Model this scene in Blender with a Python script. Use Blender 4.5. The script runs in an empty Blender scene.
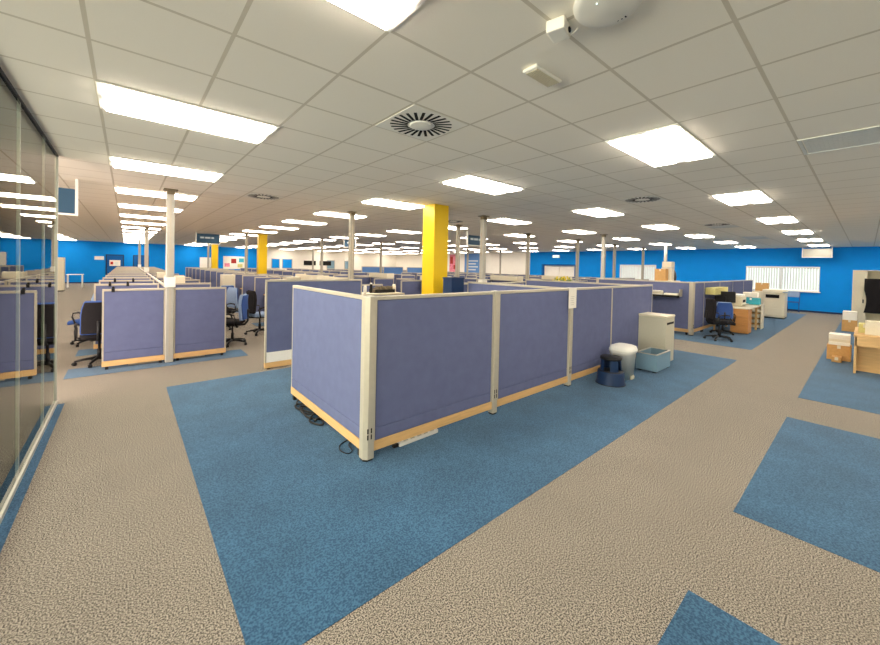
import bpy, bmesh, math, random
from mathutils import Vector, Matrix
S = bpy.context.scene
COL = S.collection
PI = math.pi
random.seed(7)

# ------------------------------------------------------------------ camera
F_PX, SHIFT_PX = 365.9, -51.2
YAW, PITCH, ROLL, EYE = math.radians(49.41), math.radians(-.85), math.radians(1.25), 1.77
cam = bpy.data.cameras.new('camera')
cam.sensor_width = 36
cam.lens = F_PX / 880 * 36
cam.shift_y = SHIFT_PX / 880
cam.clip_start, cam.clip_end = .02, 300
co = bpy.data.objects.new('camera', cam); COL.objects.link(co)
fw = Vector((math.cos(YAW), math.sin(YAW), 0)); rt = Vector((math.sin(YAW), -math.cos(YAW), 0)); up = Vector((0, 0, 1))
fw, up = fw * math.cos(PITCH) + up * math.sin(PITCH), up * math.cos(PITCH) - fw * math.sin(PITCH)
rt, up = rt * math.cos(ROLL) + up * math.sin(ROLL), up * math.cos(ROLL) - rt * math.sin(ROLL)
co.matrix_world = Matrix(((rt.x, up.x, -fw.x, 0), (rt.y, up.y, -fw.y, 0), (rt.z, up.z, -fw.z, EYE), (0, 0, 0, 1)))
S.camera = co

# ------------------------------------------------------------------ light and exposure
w = bpy.data.worlds.new('daylight'); S.world = w; w.use_nodes = True
w.node_tree.nodes['Background'].inputs[0].default_value = (.86, .93, 1, 1)
w.node_tree.nodes['Background'].inputs[1].default_value = 2.2
LAMP_STRENGTH = 21.0
# added area light for inferred daylight through an unseen left window; lifts ceiling and panels
dl = bpy.data.lights.new('window_daylight', 'AREA'); dl.shape = 'RECTANGLE'; dl.size, dl.size_y = 9.6, 1.9
dl.energy = 800; dl.color = (1, .83, .74)
do = bpy.data.objects.new('window_daylight', dl); COL.objects.link(do)
do.location = (-5.97, 3.0, 1.65); do.rotation_euler = (PI / 2, 0, -PI / 2)
S.view_settings.view_transform = 'Standard'
S.view_settings.look = 'None'
S.view_settings.exposure = 0.18
S.view_settings.gamma = 1
S.view_settings.use_curve_mapping = False
S.cycles.max_bounces = 10
S.cycles.diffuse_bounces = 6
S.cycles.transparent_max_bounces = 12
S.cycles.caustics_reflective = False
S.cycles.caustics_refractive = False
S.cycles.use_denoising = True
S.cycles.sample_clamp_indirect = 6

# ------------------------------------------------------------------ materials
def lin(c):
    return tuple(((v / 255) / 12.92 if v / 255 <= .04045 else ((v / 255 + .055) / 1.055) ** 2.4) for v in c) + (1,)
def mat(name, rgb, rough=.6, metal=0, var=.06, scale=40, bump=0, spec=.3, kind='noise'):
    m = bpy.data.materials.new(name); m.use_nodes = True
    nt = m.node_tree; b = nt.nodes['Principled BSDF']
    b.inputs['Roughness'].default_value = rough; b.inputs['Metallic'].default_value = metal
    b.inputs['Specular IOR Level'].default_value = spec
    tc = nt.nodes.new('ShaderNodeTexCoord')
    n = nt.nodes.new('ShaderNodeTexNoise'); n.inputs['Scale'].default_value = scale; n.inputs['Detail'].default_value = 4
    mp = nt.nodes.new('ShaderNodeMapping')
    nt.links.new(tc.outputs['Object'], mp.inputs[0]); nt.links.new(mp.outputs[0], n.inputs['Vector'])
    if kind == 'wood': mp.inputs['Scale'].default_value = (.12, .12, 1.6)
    r = nt.nodes.new('ShaderNodeValToRGB')
    c = lin(rgb)
    r.color_ramp.elements[0].position, r.color_ramp.elements[1].position = .3, .7
    r.color_ramp.elements[0].color = tuple(v * (1 - var) for v in c[:3]) + (1,)
    r.color_ramp.elements[1].color = tuple(min(1, v * (1 + var)) for v in c[:3]) + (1,)
    nt.links.new(n.outputs[0], r.inputs[0]); nt.links.new(r.outputs[0], b.inputs['Base Color'])
    if bump:
        bp = nt.nodes.new('ShaderNodeBump'); bp.inputs['Strength'].default_value = bump; bp.inputs['Distance'].default_value = .002
        nt.links.new(n.outputs[0], bp.inputs['Height']); nt.links.new(bp.outputs[0], b.inputs['Normal'])
    return m
def carpet(name, c1, c2, scale, p0=.35, p1=.65, blotch=.06, sheen=0.):
    m = bpy.data.materials.new(name); m.use_nodes = True
    nt = m.node_tree; b = nt.nodes['Principled BSDF']; b.inputs['Roughness'].default_value = .95; b.inputs['Specular IOR Level'].default_value = .1
    tc = nt.nodes.new('ShaderNodeTexCoord')
    n = nt.nodes.new('ShaderNodeTexNoise'); n.inputs['Scale'].default_value = scale; n.inputs['Detail'].default_value = 2
    n2 = nt.nodes.new('ShaderNodeTexNoise'); n2.inputs['Scale'].default_value = 2.2; n2.inputs['Detail'].default_value = 5
    r = nt.nodes.new('ShaderNodeValToRGB')
    r.color_ramp.elements[0].position, r.color_ramp.elements[1].position = p0, p1
    r.color_ramp.elements[0].color, r.color_ramp.elements[1].color = lin(c1), lin(c2)
    mr = nt.nodes.new('ShaderNodeMapRange'); mr.inputs[1].default_value = .35; mr.inputs[2].default_value = .65
    mr.inputs[3].default_value = 1 - blotch; mr.inputs[4].default_value = 1 + blotch
    hs = nt.nodes.new('ShaderNodeHueSaturation')
    bp = nt.nodes.new('ShaderNodeBump'); bp.inputs['Strength'].default_value = .12; bp.inputs['Distance'].default_value = .003
    for x in (n, n2): nt.links.new(tc.outputs['Object'], x.inputs['Vector'])
    nt.links.new(n.outputs[0], r.inputs[0]); nt.links.new(n2.outputs[0], mr.inputs[0]); nt.links.new(mr.outputs[0], hs.inputs['Value'])
    nt.links.new(r.outputs[0], hs.inputs['Color']); nt.links.new(hs.outputs[0], b.inputs['Base Color'])
    b.inputs['Sheen Weight'].default_value = sheen; b.inputs['Sheen Roughness'].default_value = .5
    nt.links.new(n.outputs[0], bp.inputs['Height']); nt.links.new(bp.outputs[0], b.inputs['Normal'])
    return m
def lamp_mat(name, rgb, strength):
    m = bpy.data.materials.new(name); m.use_nodes = True
    b = m.node_tree.nodes['Principled BSDF']; b.inputs['Base Color'].default_value = (.8, .8, .8, 1)
    b.inputs['Emission Color'].default_value = lin(rgb); b.inputs['Emission Strength'].default_value = strength
    return m
def glass_mat(name):
    m = bpy.data.materials.new(name); m.use_nodes = True
    nt = m.node_tree; nt.nodes.remove(nt.nodes['Principled BSDF'])
    t = nt.nodes.new('ShaderNodeBsdfTransparent'); t.inputs[0].default_value = (.92, .985, .93, 1)
    g = nt.nodes.new('ShaderNodeBsdfGlossy'); g.inputs['Roughness'].default_value = .012; g.inputs[0].default_value = (.97, 1, .97, 1)
    f = nt.nodes.new('ShaderNodeFresnel'); f.inputs[0].default_value = 1.52
    mx = nt.nodes.new('ShaderNodeMixShader')
    nt.links.new(f.outputs[0], mx.inputs[0]); nt.links.new(t.outputs[0], mx.inputs[1]); nt.links.new(g.outputs[0], mx.inputs[2])
    nt.links.new(mx.outputs[0], nt.nodes['Material Output'].inputs[0])
    return m
def ceiling_mat():
    m = bpy.data.materials.new('ceiling_tile'); m.use_nodes = True
    nt = m.node_tree; b = nt.nodes['Principled BSDF']; b.inputs['Roughness'].default_value = .9; b.inputs['Specular IOR Level'].default_value = .1
    tc = nt.nodes.new('ShaderNodeTexCoord'); sp = nt.nodes.new('ShaderNodeSeparateXYZ')
    nt.links.new(tc.outputs['Object'], sp.inputs[0])
    def mth(op, a, bb=None):
        n = nt.nodes.new('ShaderNodeMath'); n.operation = op
        for i, v in enumerate((a, bb)):
            if v is None: continue
            if isinstance(v, (int, float)): n.inputs[i].default_value = v
            else: nt.links.new(v, n.inputs[i])
        return n.outputs[0]
    def dist(axis, off):
        v = mth('SUBTRACT', sp.outputs[axis], off - 60.0)
        fr = mth('FRACT', mth('DIVIDE', v, .6))
        return mth('MULTIPLY', mth('MINIMUM', fr, mth('SUBTRACT', 1.0, fr)), .6)
    dx, dy = dist(0, -.17), dist(1, .447)
    line = mth('LESS_THAN', mth('MINIMUM', dx, dy), .0105)
    n = nt.nodes.new('ShaderNodeTexNoise'); n.inputs['Scale'].default_value = 180; n.inputs['Detail'].default_value = 3
    nt.links.new(tc.outputs['Object'], n.inputs['Vector'])
    r = nt.nodes.new('ShaderNodeValToRGB'); r.color_ramp.elements[0].color = lin(TILE0); r.color_ramp.elements[1].color = lin(TILE1)
    nt.links.new(n.outputs[0], r.inputs[0])
    mx = nt.nodes.new('ShaderNodeMix'); mx.data_type = 'RGBA'
    nt.links.new(line, mx.inputs[0]); nt.links.new(r.outputs[0], mx.inputs[6]); mx.inputs[7].default_value = lin(TEE)
    nt.links.new(mx.outputs[2], b.inputs['Base Color'])
    bp = nt.nodes.new('ShaderNodeBump'); bp.inputs['Strength'].default_value = .6; bp.inputs['Distance'].default_value = .006
    nt.links.new(line, bp.inputs['Height']); nt.links.new(bp.outputs[0], b.inputs['Normal'])
    return m
TILE0, TILE1, TEE = (243, 236, 222), (249, 243, 231), (214, 205, 188)
M = dict(
    ceiling=ceiling_mat(),
    beige=carpet('beige_speckled_carpet', (76, 72, 66), (172, 164, 152), 130, .40, .60, .03),
    blue=carpet('blue_carpet', (38, 74, 104), (66, 106, 137), 90, .38, .62, .1, .15),
    fabric=mat('lilac_grey_fabric', (101, 108, 142), .95, var=.05, scale=9, bump=0, spec=.1),
    metal=mat('warm_grey_metal', (188, 181, 164), .42, .25, .03, 20, spec=.4),
    steel=mat('pale_grey_steel', (186, 184, 174), .4, .3, .03, 15, spec=.4),
    bracket=mat('tan_bracket', (128, 116, 92), .5, .3, .04, 20),
    wood=mat('beech_wood', (214, 174, 118), .5, var=.1, scale=30, kind='wood'),
    orange=mat('cherry_wood', (196, 140, 80), .5, var=.12, scale=30, kind='wood'),
    white=mat('white_plastic', (240, 238, 230), .45, var=.02),
    ivory=mat('ivory_metal', (222, 214, 190), .45, var=.03, spec=.35),
    black=mat('black_plastic', (26, 26, 28), .5, var=.1),
    dark=mat('dark_gap', (14, 14, 15), .8, var=.05),
    navy=mat('navy_plastic', (20, 46, 82), .5, var=.06),
    chairblue=mat('blue_chair_fabric', (60, 88, 150), .95, var=.1, scale=60, bump=.1, spec=.1),
    paleblue=mat('pale_blue_fabric', (142, 164, 198), .95, var=.1, scale=60, spec=.1),
    chairblack=mat('black_chair_fabric', (38, 36, 38), .95, var=.12, scale=60, bump=.1, spec=.1),
    wallblue=mat('blue_wall_paint', (0, 134, 220), .75, var=.03, scale=3, spec=.2),
    bluedoor=mat('blue_door_paint', (0, 84, 150), .6, var=.03, scale=3, spec=.25),
    cream=mat('cream_wall_paint', (240, 236, 226), .85, var=.02, scale=3, spec=.1),
    yellow=mat('yellow_pillar_paint', (222, 184, 10), .45, var=.02, scale=3, spec=.35),
    teal=mat('slate_blue_sign', (48, 82, 108), .5, var=.03),
    text=mat('pale_sign_lettering', (196, 208, 214), .6, var=.02),
    paper=mat('paper', (236, 232, 220), .8, var=.04, scale=70),
    card=mat('cardboard', (202, 158, 100), .85, var=.07, scale=20),
    red=mat('red_cover', (172, 46, 38), .6, var=.05),
    pink=mat('pink_print', (222, 130, 150), .6, var=.4, scale=9),
    green=mat('green_leaf', (110, 140, 40), .6, var=.2),
    gold=mat('yellow_flower', (226, 200, 60), .6, var=.12),
    turq=mat('turquoise_card', (64, 170, 190), .6, var=.05),
    greyblue=mat('blue_grey_steel', (124, 156, 176), .5, .1, var=.04),
    shredder=mat('grey_beige_cabinet', (196, 192, 172), .5, var=.02, spec=.35),
    grille=mat('grey_blue_grille', (222, 223, 218), .6, var=.04),
    dullyellow=mat('olive_yellow_box', (204, 196, 128), .7, var=.08),
    blind=mat('white_blind', (238, 240, 238), .8, var=.02),
    chrome=mat('chrome', (200, 200, 200), .25, 1, .02),
    lamp=lamp_mat('lamp_diffuser', (255, 241, 224), LAMP_STRENGTH),
    lampdim=lamp_mat('lamp_centre_band', (255, 246, 236), .92),
    exitlit=lamp_mat('lit_exit_sign', (210, 245, 225), 1.2),
    spot=lamp_mat('wall_washer_lamp', (255, 246, 230), 30),
    screenblue=mat('mid_blue_fabric', (98, 138, 194), .95, var=.06, scale=20, spec=.1),
    polegrey=mat('grey_pole_paint', (164, 159, 145), .4, .2, .03, 15, spec=.4),
    glass=glass_mat('clear_glass'),
)

# ------------------------------------------------------------------ mesh helpers
class MB:
    def __init__(s): s.bm = bmesh.new(); s.mi = 0
    def _add(s, verts, faces):
        vs = [s.bm.verts.new(v) for v in verts]
        for f in faces:
            try:
                fc = s.bm.faces.new([vs[i] for i in f]); fc.material_index = s.mi
            except ValueError: pass
        return vs
    def box(s, x0, x1, y0, y1, z0, z1, bev=0, seg=1, mtx=None):
        t = bmesh.new()
        vs = [t.verts.new(v) for v in ((x0, y0, z0), (x1, y0, z0), (x1, y1, z0), (x0, y1, z0), (x0, y0, z1), (x1, y0, z1), (x1, y1, z1), (x0, y1, z1))]
        for f in ((3, 2, 1, 0), (4, 5, 6, 7), (0, 1, 5, 4), (1, 2, 6, 5), (2, 3, 7, 6), (3, 0, 4, 7)): t.faces.new([vs[i] for i in f])
        if bev: bmesh.ops.bevel(t, geom=list(t.edges), offset=bev, segments=seg, profile=.6, affect='EDGES')
        if mtx: bmesh.ops.transform(t, matrix=mtx, verts=t.verts)
        s.merge(t); return s
    def merge(s, t, smooth=False):
        t.verts.index_update(); t.verts.ensure_lookup_table()
        nv = [s.bm.verts.new(v.co) for v in t.verts]
        for f in t.faces:
            nf = s.bm.faces.new([nv[v.index] for v in f.verts]); nf.material_index = s.mi; nf.smooth = smooth
        t.free()
    def lathe(s, prof, n=24, c=(0, 0, 0), sx=1, sy=1, mtx=None, smooth=True, caps=True):
        t = bmesh.new(); rings = []
        for r, z in prof:
            rings.append([t.verts.new((c[0] + r * sx * math.cos(2 * PI * k / n), c[1] + r * sy * math.sin(2 * PI * k / n), c[2] + z)) for k in range(n)])
        for a, b in zip(rings, rings[1:]):
            for k in range(n): t.faces.new((a[k], a[(k + 1) % n], b[(k + 1) % n], b[k]))
        if caps:
            t.faces.new(rings[0][::-1]); t.faces.new(rings[-1])
        if mtx: bmesh.ops.transform(t, matrix=mtx, verts=t.verts)
        s.merge(t, smooth); return s
    def tube(s, pts, r, n=8, caps=True, radii=None):
        pts = [Vector(p) for p in pts]; t = bmesh.new(); rings = []
        for i, p in enumerate(pts):
            d = (pts[min(i + 1, len(pts) - 1)] - pts[max(i - 1, 0)]).normalized()
            a = d.cross(Vector((0, 0, 1)));
            if a.length < .05: a = d.cross(Vector((1, 0, 0)))
            a.normalize(); b = d.cross(a); rr = radii[i] if radii else r
            rings.append([t.verts.new(p + a * rr * math.cos(2 * PI * k / n) + b * rr * math.sin(2 * PI * k / n)) for k in range(n)])
        for a, b in zip(rings, rings[1:]):
            for k in range(n): t.faces.new((a[k], b[k], b[(k + 1) % n], a[(k + 1) % n]))
        if caps: t.faces.new(rings[0]); t.faces.new(rings[-1][::-1])
        s.merge(t, True); return s
    def prism(s, pts, z0, z1):
        n = len(pts)
        s._add([(x, y, z0) for x, y in pts] + [(x, y, z1) for x, y in pts],
               [list(range(n))[::-1], list(range(n, 2 * n))] + [(i, (i + 1) % n, n + (i + 1) % n, n + i) for i in range(n)])
        return s
    def cushion(s, w, d, h, bev, fn=None, mtx=None):
        t = bmesh.new()
        bmesh.ops.create_cube(t, size=1)
        bmesh.ops.scale(t, vec=(w, d, h), verts=t.verts)
        bmesh.ops.bevel(t, geom=list(t.edges), offset=bev, segments=3, profile=.5, affect='EDGES')
        bmesh.ops.subdivide_edges(t, edges=[e for e in t.edges if e.calc_length() > .12], cuts=4, use_grid_fill=True)
        if fn:
            for v in t.verts: v.co = fn(v.co.copy())
        if mtx: bmesh.ops.transform(t, matrix=mtx, verts=t.verts)
        s.merge(t, True); return s
    def build(s, name, m, parent=None, loc=None, rz=0):
        bmesh.ops.recalc_face_normals(s.bm, faces=s.bm.faces)
        me = bpy.data.meshes.new(name); s.bm.to_mesh(me); s.bm.free()
        for x in (m if isinstance(m, (list, tuple)) else [m]): me.materials.append(M[x])
        o = bpy.data.objects.new(name, me); COL.objects.link(o)
        if parent: o.parent = parent
        if loc: o.location = loc
        o.rotation_euler.z = rz
        return o
def B(*a, **k): return MB().box(*a, **k)
def tag(o, label, cat, group=None, kind=None):
    o['label'] = label; o['category'] = cat
    if group: o['group'] = group
    if kind: o['kind'] = kind
    return o
def thing(name, label, cat, loc=(0, 0, 0), rz=0, group=None):
    o = bpy.data.objects.new(name, None); o.empty_display_size = .1; COL.objects.link(o)
    o.location = loc; o.rotation_euler.z = rz
    return tag(o, label, cat, group)
def dup(o, loc=None, rz=None, label=None, group=None, parent=None):
    c = o.copy(); COL.objects.link(c)
    if parent: c.parent = parent
    for ch in list(o.children): dup(ch, parent=c)
    if loc is not None: c.location = loc
    if rz is not None: c.rotation_euler.z = rz
    if label: c['label'] = label
    if group: c['group'] = group
    return c
def struct(o): o['kind'] = 'structure'; return o
ORD = ['first', 'second', 'third', 'fourth', 'fifth', 'sixth', 'seventh', 'eighth', 'ninth', 'tenth', 'eleventh', 'twelfth', 'thirteenth', 'fourteenth', 'fifteenth', 'sixteenth', 'seventeenth']

# ------------------------------------------------------------------ setting
C = 2.988; XR = 24.0; YB = 36.0; XL = -6.0; YF = -3.2
fl = MB()
fl.box(XL, XR, YF, YB, -.1, 0)
fl.mi = 1
zones = [(.43, 1.66, 9.36, 6.3), (10.87, 1.68, 22.6, 6.2), (3.42, -3.1, 6.2, .6), (7.3, -3.1, 23.9, .6), (-.4, -3.1, 2.38, .6), (-.655, -3.1, -.56, 6.3)]
for k in range(7):
    for r in range(14):
        y = 7.56 + 1.65 * r
        zones.append((-.69 + 3.42 * k, y, 1.76 + 3.42 * k, y + .62))
for x0, y0, x1, y1 in zones: fl.box(x0, x1, y0, y1, -.02, .003)
struct(fl.build('floor', ['beige', 'blue']))
struct(B(XL, XR, YF, YB, C, C + .1).build('ceiling', 'ceiling'))

# walls: right (X = 24) with one window, one glazed window far along and a door recess
wr = MB()
def wall_x(mb, x0, x1, y0, y1, holes):
    ys = y0
    for h0, h1, z0, z1 in holes:
        mb.box(x0, x1, ys, h0, 0, C)
        if z0 > 0: mb.box(x0, x1, h0, h1, 0, z0)
        mb.box(x0, x1, h0, h1, z1, C)
        ys = h1
    mb.box(x0, x1, ys, y1, 0, C)
WIN = [(1.40, 4.02, .95, 2.1), (8.2, 10.3, .95, 2.1)]
wall_x(wr, XR, XR + .25, YF, 17.2, WIN + [(13.3, 16.1, 0, 2.08)])
wr.mi = 1; wr.box(XR, XR + .25, 17.2, YB, 0, C)
struct(wr.build('wall_right', ['wallblue', 'cream']))
wb = MB(); wb.box(XL, 9.5, YB, YB + .2, 0, C); wb.mi = 1; wb.box(9.5, XR, YB, YB + .2, 0, C)
struct(wb.build('wall_back', ['wallblue', 'cream']))
wl = MB(); wl.box(XL - .2, XL, YF, -1.85, 0, C); wl.box(XL - .2, XL, -1.85, 7.85, 0, .68); wl.box(XL - .2, XL, -1.85, 7.85, 2.62, C); wl.box(XL - .2, XL, 7.85, YB, 0, C)
struct(wl.build('wall_left', 'cream'))
struct(B(XL, XR, YF - .2, YF, 0, C).build('wall_front', 'cream'))
struct(B(XR - .015, XR, YF, 13.2, 0, .08).build('baseboard_right', 'navy'))
struct(B(XL, 9.5, YB - .015, YB, 0, .08).build('baseboard_back', 'navy'))
for i, (y0, y1, z0, z1) in enumerate(WIN):
    e = bpy.data.objects.new('window_%d' % (i + 1), None); COL.objects.link(e); e.location = (XR, y0, z0); struct(e)
    W, H = y1 - y0, z1 - z0
    f = MB()
    for a in ((-.03, .05, 0, W, 0, .05), (-.03, .05, 0, W, H - .05, H), (-.03, .05, 0, .05, .05, H - .05), (-.03, .05, W - .05, W, .05, H - .05), (.1, .14, W / 2 - .03, W / 2 + .03, .05, H - .05)): f.box(*a)
    f.build('window_frame', 'white', e)
    B(.12, .13, .04, W - .04, .05, H - .05).build('pane', 'glass', e)
    B(-.1, .0, -.04, W + .04, -.03, 0).build('window_sill', 'white', e)
    s = MB(); n = int((W - .1) / .095)
    for k in range(n):
        yy = .06 + (k + .5) * (W - .12) / n
        s.box(-.042, .042, -.0008, .0008, .06, H - .09, mtx=Matrix.Translation((.045, yy, 0)) @ Matrix.Rotation(math.radians(118), 4, 'Z'))
    s.box(.02, .07, .05, W - .05, H - .09, H - .05)
    s.build('vertical_blind', 'blind', e)
# double doors in recess on the right wall
e = bpy.data.objects.new('door_1', None); COL.objects.link(e); e.location = (XR, 13.3, 0); struct(e)
MB().box(.22, .25, 0, 2.8, 0, 2.08).build('recess_back', 'cream', e)
fr = MB(); fr.box(-.04, .2, 0, .12, 0, 2.08); fr.box(-.04, .2, 2.68, 2.8, 0, 2.08); fr.box(-.04, .2, .12, 2.68, 1.98, 2.08); fr.build('door_frame', 'bluedoor', e)
for a in (.15, 1.42):
    d = B(.12, .17, a, a + 1.23, .01, 1.96).build('door_leaf', 'cream', e)
    B(.09, .12, a + (1.1 if a < 1 else .08), a + (1.14 if a < 1 else .12), .9, 1.2).build('door_handle', 'chrome', d)
# doors and frames in the back wall
def back_door(n, x, w_, m='bluedoor', h=2.08):
    e = bpy.data.objects.new('door_%d' % n, None); COL.objects.link(e); e.location = (x, YB, 0); struct(e)
    f = MB(); f.box(0, .06, -.05, 0, 0, h); f.box(w_ - .06, w_, -.05, 0, 0, h); f.box(.06, w_ - .06, -.05, 0, h - .06, h); f.build('door_frame', 'navy', e)
    d = B(.06, w_ - .06, -.03, -.002, .01, h - .06).build('door_leaf', m, e)
    B(w_ - .16, w_ - .12, -.07, -.03, .95, 1.1).build('door_handle', 'chrome', d)
back_door(2, -1.15, 1.0); back_door(3, .36, .95)
for i, (x, z0, z1, w_) in enumerate(((10.2, 1.2, 2.12, .75), (11.15, 1.2, 2.12, .95), (15.55, 1.2, 2.1, .85), (17.5, 1.2, 2.08, .9))):
    e = bpy.data.objects.new('window_%d' % (i + 3), None); COL.objects.link(e); e.location = (x, YB, z0); struct(e)
    f = MB(); H = z1 - z0
    f.box(0, w_, -.05, 0, 0, .05); f.box(0, w_, -.05, 0, H - .05, H); f.box(0, .05, -.05, 0, .05, H - .05); f.box(w_ - .05, w_, -.05, 0, .05, H - .05)
    f.build('window_frame', 'steel', e)
    B(.05, w_ - .05, -.03, -.01, .05, H - .05).build('blue_blind', 'wallblue' if i < 2 else 'greyblue', e)

# glass partition along the left
GX = -.642
e = bpy.data.objects.new('window_7', None); COL.objects.link(e); e.location = (GX, 0, 0); struct(e)
ed = [YF + .02, -1.2, .6, 2.4, 4.35, 5.48, 6.34]
for a, b in zip(ed, ed[1:]):
    B(-.002, .002, a + .001, b - .001, .03, C - .001).build('pane', 'glass', e)
    if b < 6: B(-.0035, .0035, b - .001, b + .001, .03, C - .001).build('joint_strip', 'steel', e)
B(-.012, .012, 6.337, 6.35, 0, C).build('end_trim', 'steel', e)
ch = MB(); ch.box(-.022, -.004, YF + .02, 6.337, 0, .04); ch.box(.004, .022, YF + .02, 6.337, 0, .04); ch.build('bottom_channel', 'steel', e)
ch = MB(); ch.box(-.016, -.004, YF + .02, 6.337, C - .012, C); ch.box(.004, .016, YF + .02, 6.337, C - .012, C); ch.build('top_channel', 'black', e)

# yellow pillars
for i, (x, y, s) in enumerate(((4.57, 5.53, .37), (4.36, 17.2, .34), (4.36, 28.7, .36))):
    struct(B(x, x + s, y, y + s, 0, C, bev=.012, seg=2).build('trim_%d' % (i + 1), 'yellow'))
# wall-washer downlights on the pale wall
# ------------------------------------------------------------------ ceiling lights
OX, OY, T = -.17, .447, .6
def ceiling_light():
    t = thing('ceiling_light', '', 'ceiling light', group='recessed fluorescent ceiling lights')
    f = MB()
    f.box(0, 1.2, 0, .022, -.012, -.001); f.box(0, 1.2, .578, .6, -.012, -.001); f.box(0, .022, .022, .578, -.012, -.001); f.box(1.178, 1.2, .022, .578, -.012, -.001)
    f.build('frame', 'white', t)
    for y0, y1 in ((.03, .25), (.35, .57)): B(.038, 1.162, y0, y1, -.03, -.002).build('diffuser', 'lamp', t)  # drop below the frame is added so the glowing sides brighten the ceiling
    B(.038, 1.162, .25, .35, -.03, -.002).build('centre_band', 'lampdim', t)
    return t
L0 = None
for m in range(-1, 7):  # the row behind the glass wall is added to brighten the space there
    for n in range(-1, 15):
        if (m == 0 and n == -1) or (m < 0 and n < 0): continue
        lab = 'ceiling light, %s from the near end, in the %s row from the glass wall' % (ORD[n + (1 if m else 0)], ORD[m]) if m >= 0 else 'added fill light behind the glass wall, %s from the near end' % ORD[n]
        loc = (OX + 3.6 * m, OY + T + 2.4 * n, C)
        if L0 is None:
            L0 = ceiling_light(); L0.location = loc; L0['label'] = lab
        else: dup(L0, loc, label=lab)
# swirl diffusers
def swirl():
    t = thing('air_diffuser', '', 'air vent', group='round swirl air diffusers in the ceiling')
    p = MB(); p.box(.012, .588, .012, .588, -.005, -.001, bev=.001); p.build('face_plate', 'cream', t)
    s = MB()
    for k in range(24):
        a = 2 * PI * k / 24
        m = Matrix.Translation((.3, .3, 0)) @ Matrix.Rotation(a, 4, 'Z') @ Matrix.Translation((.188, .035, 0)) @ Matrix.Rotation(.3, 4, 'Z')
        s.box(-.075, .075, -.0125, .0125, -.0062, -.0045, mtx=m)
    s.build('slot_ring', 'dark', t)
    MB().lathe([(.1, -.005), (.1, -.009), (.085, -.011), (.0, -.012)], 28, (.3, .3, 0), caps=False).build('centre_disc', 'cream', t)
    return t
sw = swirl(); sw.location = (OX + 3 * T, OY + 3 * T, C); sw['label'] = 'round swirl air vent in the ceiling tile nearest the camera'
for i, j, d in ((11, 3, 'above the big partition block, second from the camera'), (19, 3, 'over the right hand aisle, third from the camera'), 
                (3, 11, 'behind the nearest vent, over the left aisle'), (11, 11, 'over the middle desk banks')):
    dup(sw, (OX + i * T, OY + j * T, C), label='round swirl air vent ' + d)
# grey return-air grilles
def grille(x, y, w_, d, label):
    t = thing('return_grille', label, 'air vent', (x, y, C), group='flat grey ceiling grilles')
    f = MB(); f.box(0, w_, 0, .025, -.01, -.001); f.box(0, w_, d - .025, d, -.01, -.001); f.box(0, .025, .025, d - .025, -.01, -.001); f.box(w_ - .025, w_, .025, d - .025, -.01, -.001)
    f.build('frame', 'grille', t)
    s = MB(); n = int((d - .05) / .03)
    for k in range(n): s.box(.025, w_ - .025, 0.0255 + k * .03, .055 + k * .03, -.006, -.002)
    s.build('louvre', 'grille', t)
grille(OX + 8 * T, OY - 4 * T, .6, 2.4, 'long blue grey ceiling grille at the right edge of the picture')
grille(OX + 20 * T, OY + 3 * T, .6, .6, 'grey ceiling grille over the aisle right of the big block')
grille(OX + 27 * T, OY + 3 * T, 1.2, .6, 'small grey ceiling grille further down the right hand aisle')

# wireless access point, sensor and emergency light on the ceiling
t = thing('access_point', 'rounded white wireless access point on the ceiling at the top edge', 'access point', (1.635, .79, C))
def rr(p):
    return p
MB().lathe([(.15, -.001), (.166, -.01), (.17, -.02), (.162, -.03), (.13, -.038), (0, -.042)], 36, sx=1.0, sy=.86, caps=False).build('casing', 'cream', t, rz=.5)
MB().lathe([(.14, 0), (.14, -.004)], 30, (0, 0, -.0005), sy=.86).build('mounting_plate', 'steel', t, rz=.5)
MB().lathe([(.004, -.039), (.0035, -.044)], 10, (-.06, .02, 0)).build('status_light', 'exitlit', t)
s = MB()
for k in range(3): s.box(.09, .13, -.03 + k * .018, -.024 + k * .018, -.038, -.033)
s.build('vent_slot', 'dark', t)
t = thing('motion_sensor', 'small white box sensor beside the access point on the ceiling', 'sensor', (1.625, 1.03, C), rz=.25)
B(-.055, .055, -.045, .045, -.06, -.001, bev=.008, seg=2).build('housing', 'cream', t)
MB().lathe([(.014, 0), (.014, .006), (.008, .009)], 14, mtx=Matrix.Translation((.02, -.045, -.035)) @ Matrix.Rotation(PI / 2, 4, 'X')).build('lens', 'black', t)
MB().tube([(.05, .0, -.03), (.07, -.03, -.035), (.075, -.06, -.02), (.078, -.07, -.004)], .004).build('cable', 'white', t)
t = thing('emergency_light', 'small white louvred emergency light on the ceiling left of the sensor', 'emergency light', (1.98, 1.36, C))
B(-.14, .14, -.052, .052, -.022, -.001, bev=.006).build('housing', 'white', t)
s = MB()
for k in range(7): s.box(-.12, .12, -.042 + k * .0125, -.036 + k * .0125, -.028, -.021)
s.build('louvre', 'ivory', t)

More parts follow.
